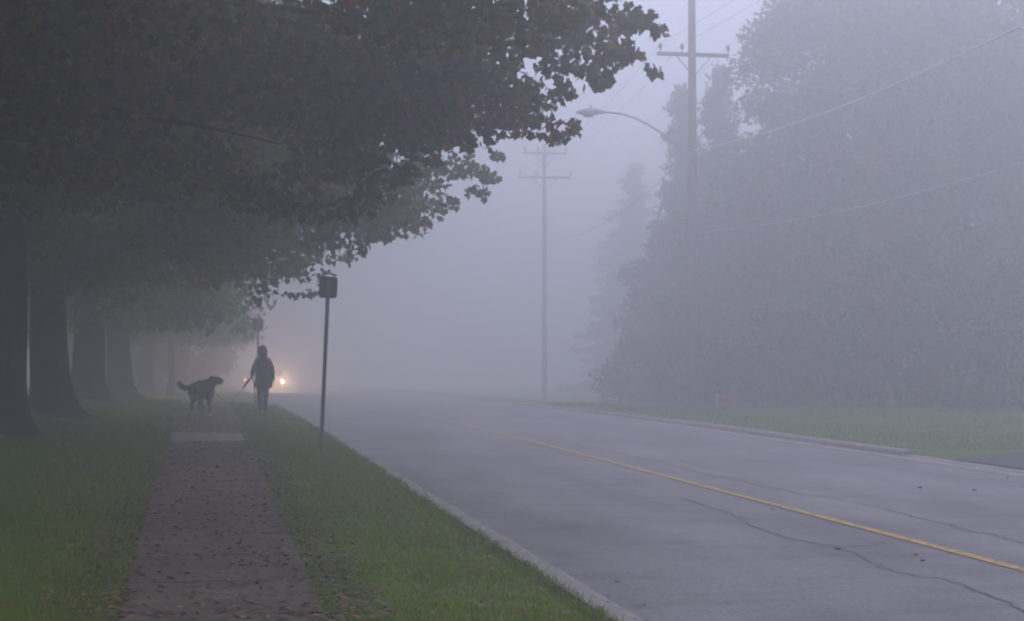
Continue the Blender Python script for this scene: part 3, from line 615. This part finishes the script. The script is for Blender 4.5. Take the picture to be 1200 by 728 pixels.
    for q in list(bm.verts):
        c = q.co.copy(); z = c.z; front = -c.y
        f = 1.0 + .06 * noise.noise(c * 3.1)
        q.co = Vector((c.x * .122 * f, c.y * .128 * f, z * (.122 if z > 0 else .20) * f))
        if z < 0: q.co.x *= 1.16 + .10 * z
        if front > .35 and z < .30: q.co.y = -.052
        q.co += Vector((-.01, .012, 1.655))
    bm_obj('hair', bm, M_hair, t, True)
    return t, Vector((x, y, z0))
PER, PB = build_person()
def build_dog():
    g = at(236, 481, 43.2); x, y = g.x, 43.2; z0 = groundz(x, y) + .016
    t = thing('dog', 'big black dog on the sidewalk with raised curling tail, head turned to the walker', 'dog', (x, y, z0), math.radians(-70)); t.scale = (1.10, 1.36, 1.12)
    V, E, R = [], [], []
    def v(p, r, par=None):
        V.append(p); R.append(r)
        if par is not None: E.append((par, len(V) - 1))
        return len(V) - 1
    hip = v((-.30, 0, .57), (.150, .17)); m1 = v((-.12, 0, .545), (.155, .18), hip); m2 = v((.06, 0, .51), (.165, .20), m1); ch = v((.22, 0, .51), (.165, .205), m2)
    nb = v((.32, .02, .60), (.125, .130), ch); n2 = v((.37, .06, .66), .105, nb); hd = v((.405, .115, .725), (.105, .098), n2); st = v((.435, .165, .715), (.078, .072), hd); mz = v((.460, .208, .69), (.056, .054), st); mt = v((.480, .242, .68), (.044, .046), mz)
    tl = v((-.40, -.04, .57), .045, hip); t2 = v((-.43, -.11, .53), .038, tl); t3 = v((-.46, -.18, .525), .036, t2); t4 = v((-.48, -.255, .575), .032, t3); t5 = v((-.48, -.30, .665), .018, t4)
    for s, dx in ((-1, .05), (1, -.07)):
        th = v((-.31 + dx * .3, s * .085, .42), .092, hip); kn = v((-.23 + dx, s * .09, .29), .056, th); hk = v((-.37 + dx, s * .09, .17), .031, kn); pt = v((-.34 + dx, s * .09, .05), .030, hk); pw = v((-.29 + dx, s * .09, .028), .030, pt)
    for s, dx in ((-1, .10), (1, -.04)):
        sh = v((.24, s * .085, .40), .078, ch); el = v((.21 + dx * .4, s * .09, .29), .048, sh); wr = v((.24 + dx, s * .09, .15), .033, el); pa = v((.25 + dx, s * .09, .05), .030, wr); pw = v((.30 + dx, s * .09, .028), .031, pa)
    o = skin('body', V, E, R, M_fur, t, 3, hip)
    for q in o.data.vertices:     # shaggy coat
        q.co += q.normal * .016 * (noise.noise(q.co * 22) + noise.noise(q.co * 9))
    # wisps of hair under the belly, thighs and tail
    rs = np.random.default_rng(5); P = np.array([tuple(q.co) for q in o.data.vertices]); P = P[P[:, 2] > .30]; P = P[rs.choice(len(P), 2200)]
    h = leaf_mesh('coat_hair', P + rs.normal(0, .004, P.shape), rs.uniform(.05, .095, len(P)), np.tile(np.array([(.018, .016, .016)]), (len(P), 1)) * rs.uniform(.6, 1.5, (len(P), 1)), QUAD * np.array([.35, 1]), M_litter, t, 1.0, rng=rs); h['kind'] = 'stuff'
    HM = Matrix.Translation((.405, .115, .715)) @ Matrix.Rotation(math.radians(58), 4, 'Z') @ Matrix.Translation((-.45, -.03, -.785))
    for s in (-1, 1):
        bm = bmesh.new(); rings = []
        for k, (w, tt) in enumerate(((.018, .012), (.04, .014), (.044, .012), (.03, .010), (.008, .006))):
            c = Vector((.435 - .012 * k + .02, .03 + s * (.07 + .018 * math.sin(k * .8)), .85 - .038 * k))
            rings.append([c + Vector((w * math.cos(a), s * tt * math.sin(a), 0)) for a in [k2 * math.pi / 5 for k2 in range(10)]])
        add_loft(bm, rings); bmesh.ops.transform(bm, matrix=HM, verts=bm.verts[:]); bm_obj('ear', bm, M_fur, t, True)
        bm = bmesh.new(); r = bmesh.ops.create_uvsphere(bm, u_segments=8, v_segments=6, radius=.011); bmesh.ops.translate(bm, vec=(.53, .02 + s * .045, .815), verts=r['verts']); bmesh.ops.transform(bm, matrix=HM, verts=bm.verts[:]); bm_obj('eye', bm, M_nose, t, True)
    bm = bmesh.new(); r = bmesh.ops.create_uvsphere(bm, u_segments=10, v_segments=8, radius=.02); bmesh.ops.transform(bm, matrix=Matrix.Translation((.622, -.005, .762)) @ Matrix.Diagonal((.8, 1.2, .9, 1)), verts=r['verts']); bmesh.ops.transform(bm, matrix=HM, verts=bm.verts[:]); bm_obj('nose', bm, M_nose, t, True)
    bm = bmesh.new(); N = 18
    c = Vector((.345, .04, .63)); ax = Vector((.05, .04, .06)).normalized(); u = ax.cross(Vector((0, 1, 0))).normalized(); w = ax.cross(u)
    add_tube(bm, [c + (u * math.cos(2 * math.pi * k / N) + w * math.sin(2 * math.pi * k / N)) * .125 for k in range(N + 1)], .012, 6, False); bm_obj('collar', bm, M_leash, t, True)
    return t
DOG = build_dog(); bpy.context.view_layer.update()
neck = DOG.matrix_world @ Vector((.43, .09, .55)); hand = PB + Vector((-.315, -.32, .93))
lm = hand.lerp(neck, .58); lm.z = min(hand.z, neck.z) - .30
bm = bmesh.new(); P = [hand * (1 - s) ** 2 + (2 * lm - (hand + neck) * .5) * 2 * s * (1 - s) + neck * s * s for s in [i / 20 for i in range(21)]]
add_tube(bm, P, .007, 6)
q = hand; add_tube(bm, [q + Vector((0, 0, .02)), q + Vector((-.05, -.02, -.06)), q + Vector((-.16, -.03, -.20)), q + Vector((-.20, -.03, -.25)), q + Vector((-.14, -.02, -.15)), q + Vector((-.03, 0, -.01))], .017, 6)
tag(bm_obj('dog_leash', bm, M_leash, None, True), 'slack dark leash with a hand loop, running from the walker to the dog', 'leash')
wb = PB + Vector((-.20, -.12, 0)); bm = bmesh.new()
add_tube(bm, [(wb.x + .01, wb.y, wb.z - .01), (wb.x, wb.y, wb.z + .5), (wb.x - .05, wb.y - .12, wb.z + .90), (wb.x - .085, wb.y - .19, wb.z + .945), (wb.x - .12, wb.y - .22, wb.z + .93)], [.013, .015, .016, .017, .016], 8)
tag(bm_obj('walking_stick', bm, M_wood, None, True), 'thin dark stick hanging straight down beside the walker\'s leg', 'stick')
# ---------------------------------------------------------------- cars with headlights on
def build_car(mp, mh, label):
    t = thing('car', label, 'car', (0, 0, 0), 0, 'cars with headlights on'); Wd = .88      # nose towards -y
    bm = bmesh.new(); rings = []
    # longitudinal sections: y, half width, sill z, shoulder z, top z, top half width
    for y, w, zs, zsh, zt, wt in ((-2.2, .62, .42, .55, .58, .55), (-2.12, .80, .28, .62, .70, .70), (-1.9, .86, .24, .68, .78, .74), (-1.3, .88, .22, .76, .88, .76), (-.85, .88, .22, .82, .95, .74), (-.2, .88, .22, .86, 1.38, .60), (.3, .88, .22, .88, 1.45, .60), (.9, .88, .22, .88, 1.42, .58), (1.4, .87, .24, .88, 1.15, .62), (1.75, .86, .28, .86, 1.0, .66), (2.15, .80, .34, .80, .92, .66), (2.25, .66, .46, .72, .80, .58)):
        rings.append([Vector(p) for p in ((-w * .92, y, zs), (-w, y, zs + .12), (-w, y, (zs + zsh) / 2), (-w * .97, y, zsh), (-wt, y, zt - .03), (-wt * .6, y, zt), (0, y, zt + .015), (wt * .6, y, zt), (wt, y, zt - .03), (w * .97, y, zsh), (w, y, (zs + zsh) / 2), (w, y, zs + .12), (w * .92, y, zs))])
    add_loft(bm, rings); bm_obj('body', bm, mp, t, True)
    def panel(name, P, m):
        bm = bmesh.new(); n = (Vector(P[1]) - Vector(P[0])).cross(Vector(P[2]) - Vector(P[0])).normalized() * .02
        add_loft(bm, [[Vector(p) - n for p in P], [Vector(p) + n for p in P]]); return bm_obj(name, bm, m, t)
    panel('windscreen', [(-.66, -.80, .97), (.66, -.80, .97), (.54, -.22, 1.39), (-.54, -.22, 1.39)], M_glass)
    panel('rear_window', [(-.56, 1.42, 1.17), (.56, 1.42, 1.17), (.50, .95, 1.42), (-.50, .95, 1.42)], M_glass)
    for s in (-1, 1): panel('side_window', [(s * .81, -.55, .93), (s * .81, 1.2, .93), (s * .64, .85, 1.34), (s * .64, -.15, 1.32)], M_glass)
    panel('grille', [(-.45, -2.19, .42), (.45, -2.19, .42), (.42, -2.17, .58), (-.42, -2.17, .58)], M_grille)
    bm = bmesh.new(); add_box(bm, (0, -2.17, .34), (1.45, .16, .12), bev=.03); bm_obj('bumper', bm, mp, t)
    for s in (-1, 1):
        bm = bmesh.new(); add_box(bm, (s * .95, -.62, .98), (.16, .10, .11), bev=.03); bm_obj('wing_mirror', bm, mp, t)
        bm = bmesh.new(); add_tube(bm, [(s * .63, -2.20, .62), (s * .63, -2.12, .62)], [.085, .10], 14); bm_obj('headlight', bm, mh, t)
        for yw in (-1.38, 1.38):
            bm = bmesh.new(); N = 20; prof = [(.20, -.10), (.30, -.11), (.33, -.08), (.33, .08), (.30, .11), (.20, .10)]
            rings = [[Vector((s * .80 + p[1], yw + p[0] * math.cos(a), .33 + p[0] * math.sin(a))) for p in prof] for a in [2 * math.pi * k / N for k in range(N)]]
            add_loft(bm, rings + [rings[0]], False); wh = bm_obj('tyre', bm, M_tyre, t, True)
            bm = bmesh.new(); add_tube(bm, [(s * .80 - .08, yw, .33), (s * .80 + .08, yw, .33)], .205, 16); bm_obj('rim', bm, M_rim, wh)
    return t
def place_car(c, px, Y):
    g = at(px, 450, Y); c.location = (g.x, Y + 2.2, -lerp_tab(T_ROAD, Y + 2) + .005); return g.x
car = build_car(M_car, M_head, 'car with a bright warm headlight emerging from the fog behind the walker')
X1 = place_car(car, 331 - .63 * FPX / 113, 113)
car2 = copy_tree(car); car2['label'] = 'farther car with a faint pinkish headlight left of the walker'
for ch in car2.children:
    if ch.name.startswith('headlight'): ch.data = ch.data.copy(); ch.data.materials[0] = M_head2
    if ch.name.split('.')[0] in ('body', 'bumper', 'wing_mirror'): ch.data = ch.data.copy(); ch.data.materials[0] = M_car2
X2 = place_car(car2, 287 + .63 * FPX / 140, 140)
def beam(c, s, e, col, ang=50):
    l = bpy.data.lights.new('headlight_lamp', 'SPOT'); l.energy = e; l.color = col; l.spot_size = math.radians(ang); l.spot_blend = 1.0; l.shadow_soft_size = .08
    o = bpy.data.objects.new('headlight_lamp', l); COL.objects.link(o); o.parent = c; o.location = (s * .63, -2.45, .62)
    d = Vector((-.02, -1, 0)).normalized(); o.rotation_euler = (-d).to_track_quat('Z', 'Y').to_euler()
for s in (-1, 1): beam(car, s, 1500, (1, .62, .34))
beam(car2, -1, 20, (1, .5, .3))
# ---------------------------------------------------------------- red bin and marker on the far verge
g = at(853, 474, 54); z0 = groundz(g.x, 54); t = thing('bin', 'small red box-shaped bin on the grass right of the near utility pole', 'bin', (g.x, 54, z0), .2)
bm = bmesh.new(); add_loft(bm, [[Vector((q[0], q[1], z)) for q in rounded(w, d, .05)] for z, w, d in ((.0, .48, .34), (.06, .50, .36), (.30, .58, .42), (.33, .60, .44))]); bm_obj('tub', bm, M_redp, t)
bm = bmesh.new(); add_loft(bm, [[Vector((q[0], q[1], z)) for q in rounded(w, d, .05)] for z, w, d in ((.331, .64, .48), (.37, .64, .48), (.40, .50, .36))]); bm_obj('lid', bm, M_redp, t)
g = at(840, 474, 56); z0 = groundz(g.x, 56); bm = bmesh.new(); add_box(bm, (0, 0, .20), (.07, .07, .42), bev=.012)
add_loft(bm, [[Vector((q[0], q[1], z)) for q in rounded(w, w, .01)] for z, w in ((.412, .09), (.44, .09), (.48, .02))])
o = bm_obj('marker_post', bm, M_white); o.location = (g.x, 56, z0); tag(o, 'short pale marker post in the grass left of the red bin', 'post')
# ---------------------------------------------------------------- grass blades and fallen leaves
def scatter(n, x0, x1, y0, y1, rng, pw=1.6):
    y = y0 + (y1 - y0) * rng.uniform(0, 1, n) ** pw; x = rng.uniform(x0, x1, n); return x, y
def gz(x, y): return np.array([groundz(float(a), float(b)) for a, b in zip(x, y)])
def blades(name, regions, label):
    rng = np.random.default_rng(21); X, Y = [], []
    for (n, x0, x1, y0, y1, pw) in regions:
        x, y = scatter(n, x0, x1, y0, y1, rng, pw); X.append(x); Y.append(y)
    x = np.concatenate(X); y = np.concatenate(Y); z = gz(x, y); n = len(x)
    keep = np.ones(n, bool); x, y, z = x[keep], y[keep], z[keep]
    az = rng.uniform(0, 2 * np.pi, n); grow = np.clip(y / 18, .7, 3.0)
    patch = vnoise(np.stack([x, y, z], 1), 1.3, 3)
    h = rng.uniform(.025, .062, n) * (1 + .7 * patch) * np.clip(grow, .9, 1.5); w = rng.uniform(.004, .008, n) * grow; ln = rng.normal(0, .45, (n, 2)) * h[:, None]
    dx, dy = np.cos(az) * w, np.sin(az) * w
    V = np.zeros((n, 3, 3)); V[:, 0] = np.stack([x - dx, y - dy, z - .01], 1); V[:, 1] = np.stack([x + dx, y + dy, z - .01], 1); V[:, 2] = np.stack([x + ln[:, 0], y + ln[:, 1], z + h], 1)
    me = bpy.data.meshes.new(name); me.vertices.add(n * 3); me.vertices.foreach_set('co', V.astype(np.float32).ravel())
    me.loops.add(n * 3); me.loops.foreach_set('vertex_index', np.arange(n * 3, dtype=np.int32)); me.polygons.add(n)
    me.polygons.foreach_set('loop_start', np.arange(0, n * 3, 3, dtype=np.int32)); me.polygons.foreach_set('loop_total', np.full(n, 3, dtype=np.int32)); me.update()
    me.materials.append(M_blade); set_cols(me, palette(V[:, 2], [(.10, .165, .004), (.145, .215, .005), (.195, .245, .006), (.22, .17, .015)], (3, 4, 2, .5), 4, 1.4))
    o = bpy.data.objects.new(name, me); COL.objects.link(o); tag(o, label, 'grass', kind='stuff')
blades('grass', [(62000, -5.5, SW0 + .10, 8, 34, 1.5), (46000, SW1 - .09, XK - .02, 8, 34, 1.5), (16000, -5.5, SW0, 34, 60, 1.2), (1500, SW0, SW1, 34, 50, 1.0), (16000, SW1, XK, 34, 60, 1.2), (26000, XR + .2, XR + 9, 27.5, 62, 1.1)], 'short uneven green lawn grass on both sides of the sidewalk and across the road')
BROWNS = [(.10, .068, .05), (.135, .088, .06), (.17, .11, .07), (.21, .13, .07), (.19, .075, .05), (.26, .19, .08)]
def litter(name, regions, label, seed):
    rng = np.random.default_rng(seed); A = []
    for (n, x0, x1, y0, y1, pw, dz) in regions:
        x, y = scatter(n, x0, x1, y0, y1, rng, pw); A.append(np.stack([x, y, gz(x, y) + dz + rng.uniform(0, .012, n)], 1))
    P = np.concatenate(A); o = leaf_mesh(name, P, rng.uniform(.03, .062, len(P)), palette(P, BROWNS, (4, 4, 3, 1.2, 1.5, .5), 9, .9), MAPLE_S, M_litter, None, flat=True, rng=rng, fold=.04); tag(o, label, 'leaves', kind='stuff')
litter('fallen_leaves', [(6000, SW0 - .2, SW1 + .12, 8, 29.8, 1.3, .014), (1500, SW0 - .35, SW0 + .25, 8, 29.8, 1.3, .016), (1500, SW1 - .3, SW1 + .3, 8, 29.8, 1.3, .016), (2600, SW0 - .1, SW1 + .1, 33.1, 48, 1, .016), (60, SW0, SW1, 29.8, 33.1, 1, .016), (1300, SW1, XK, 8, 30, 1.5, .02), (1900, -5.5, SW0, 8, 32, 1.4, .02), (300, SW1 - .05, SW1 + .3, 8, 26, 1.4, .02), (40, XK + .3, XK + 1.2, 9, 40, 1.3, .006), (260, XK + .14, XK + .34, 9, 45, 1.2, -.0), (160, XR - .5, XR - .05, 24, 55, 1.0, .006), (500, XR + .3, XR + 6, 28, 55, 1, .02)], 'brown and rust fallen maple leaves carpeting the sidewalk and speckling the grass', 33)
# ---------------------------------------------------------------- haze
def haze():
    m = bpy.data.materials.new('haze'); m.use_nodes = True; n = m.node_tree.nodes; l = m.node_tree.links; n.remove(n['Principled BSDF'])
    v = n.new('ShaderNodeVolumePrincipled'); v.inputs['Color'].default_value = (.845, .85, .895, 1); v.inputs['Density'].default_value = FOG
    v.inputs['Density Attribute'].default_value = ''; v.inputs['Temperature Attribute'].default_value = ''; v.inputs['Color Attribute'].default_value = ''
    v.inputs['Anisotropy'].default_value = .75; l.new(v.outputs[0], n['Material Output'].inputs['Volume'])
    bm = bmesh.new(); add_box(bm, (0, 0, 2.95), (830, 830, 27.1)); o = bm_obj('haze', bm, m); o['kind'] = 'stuff'
haze()
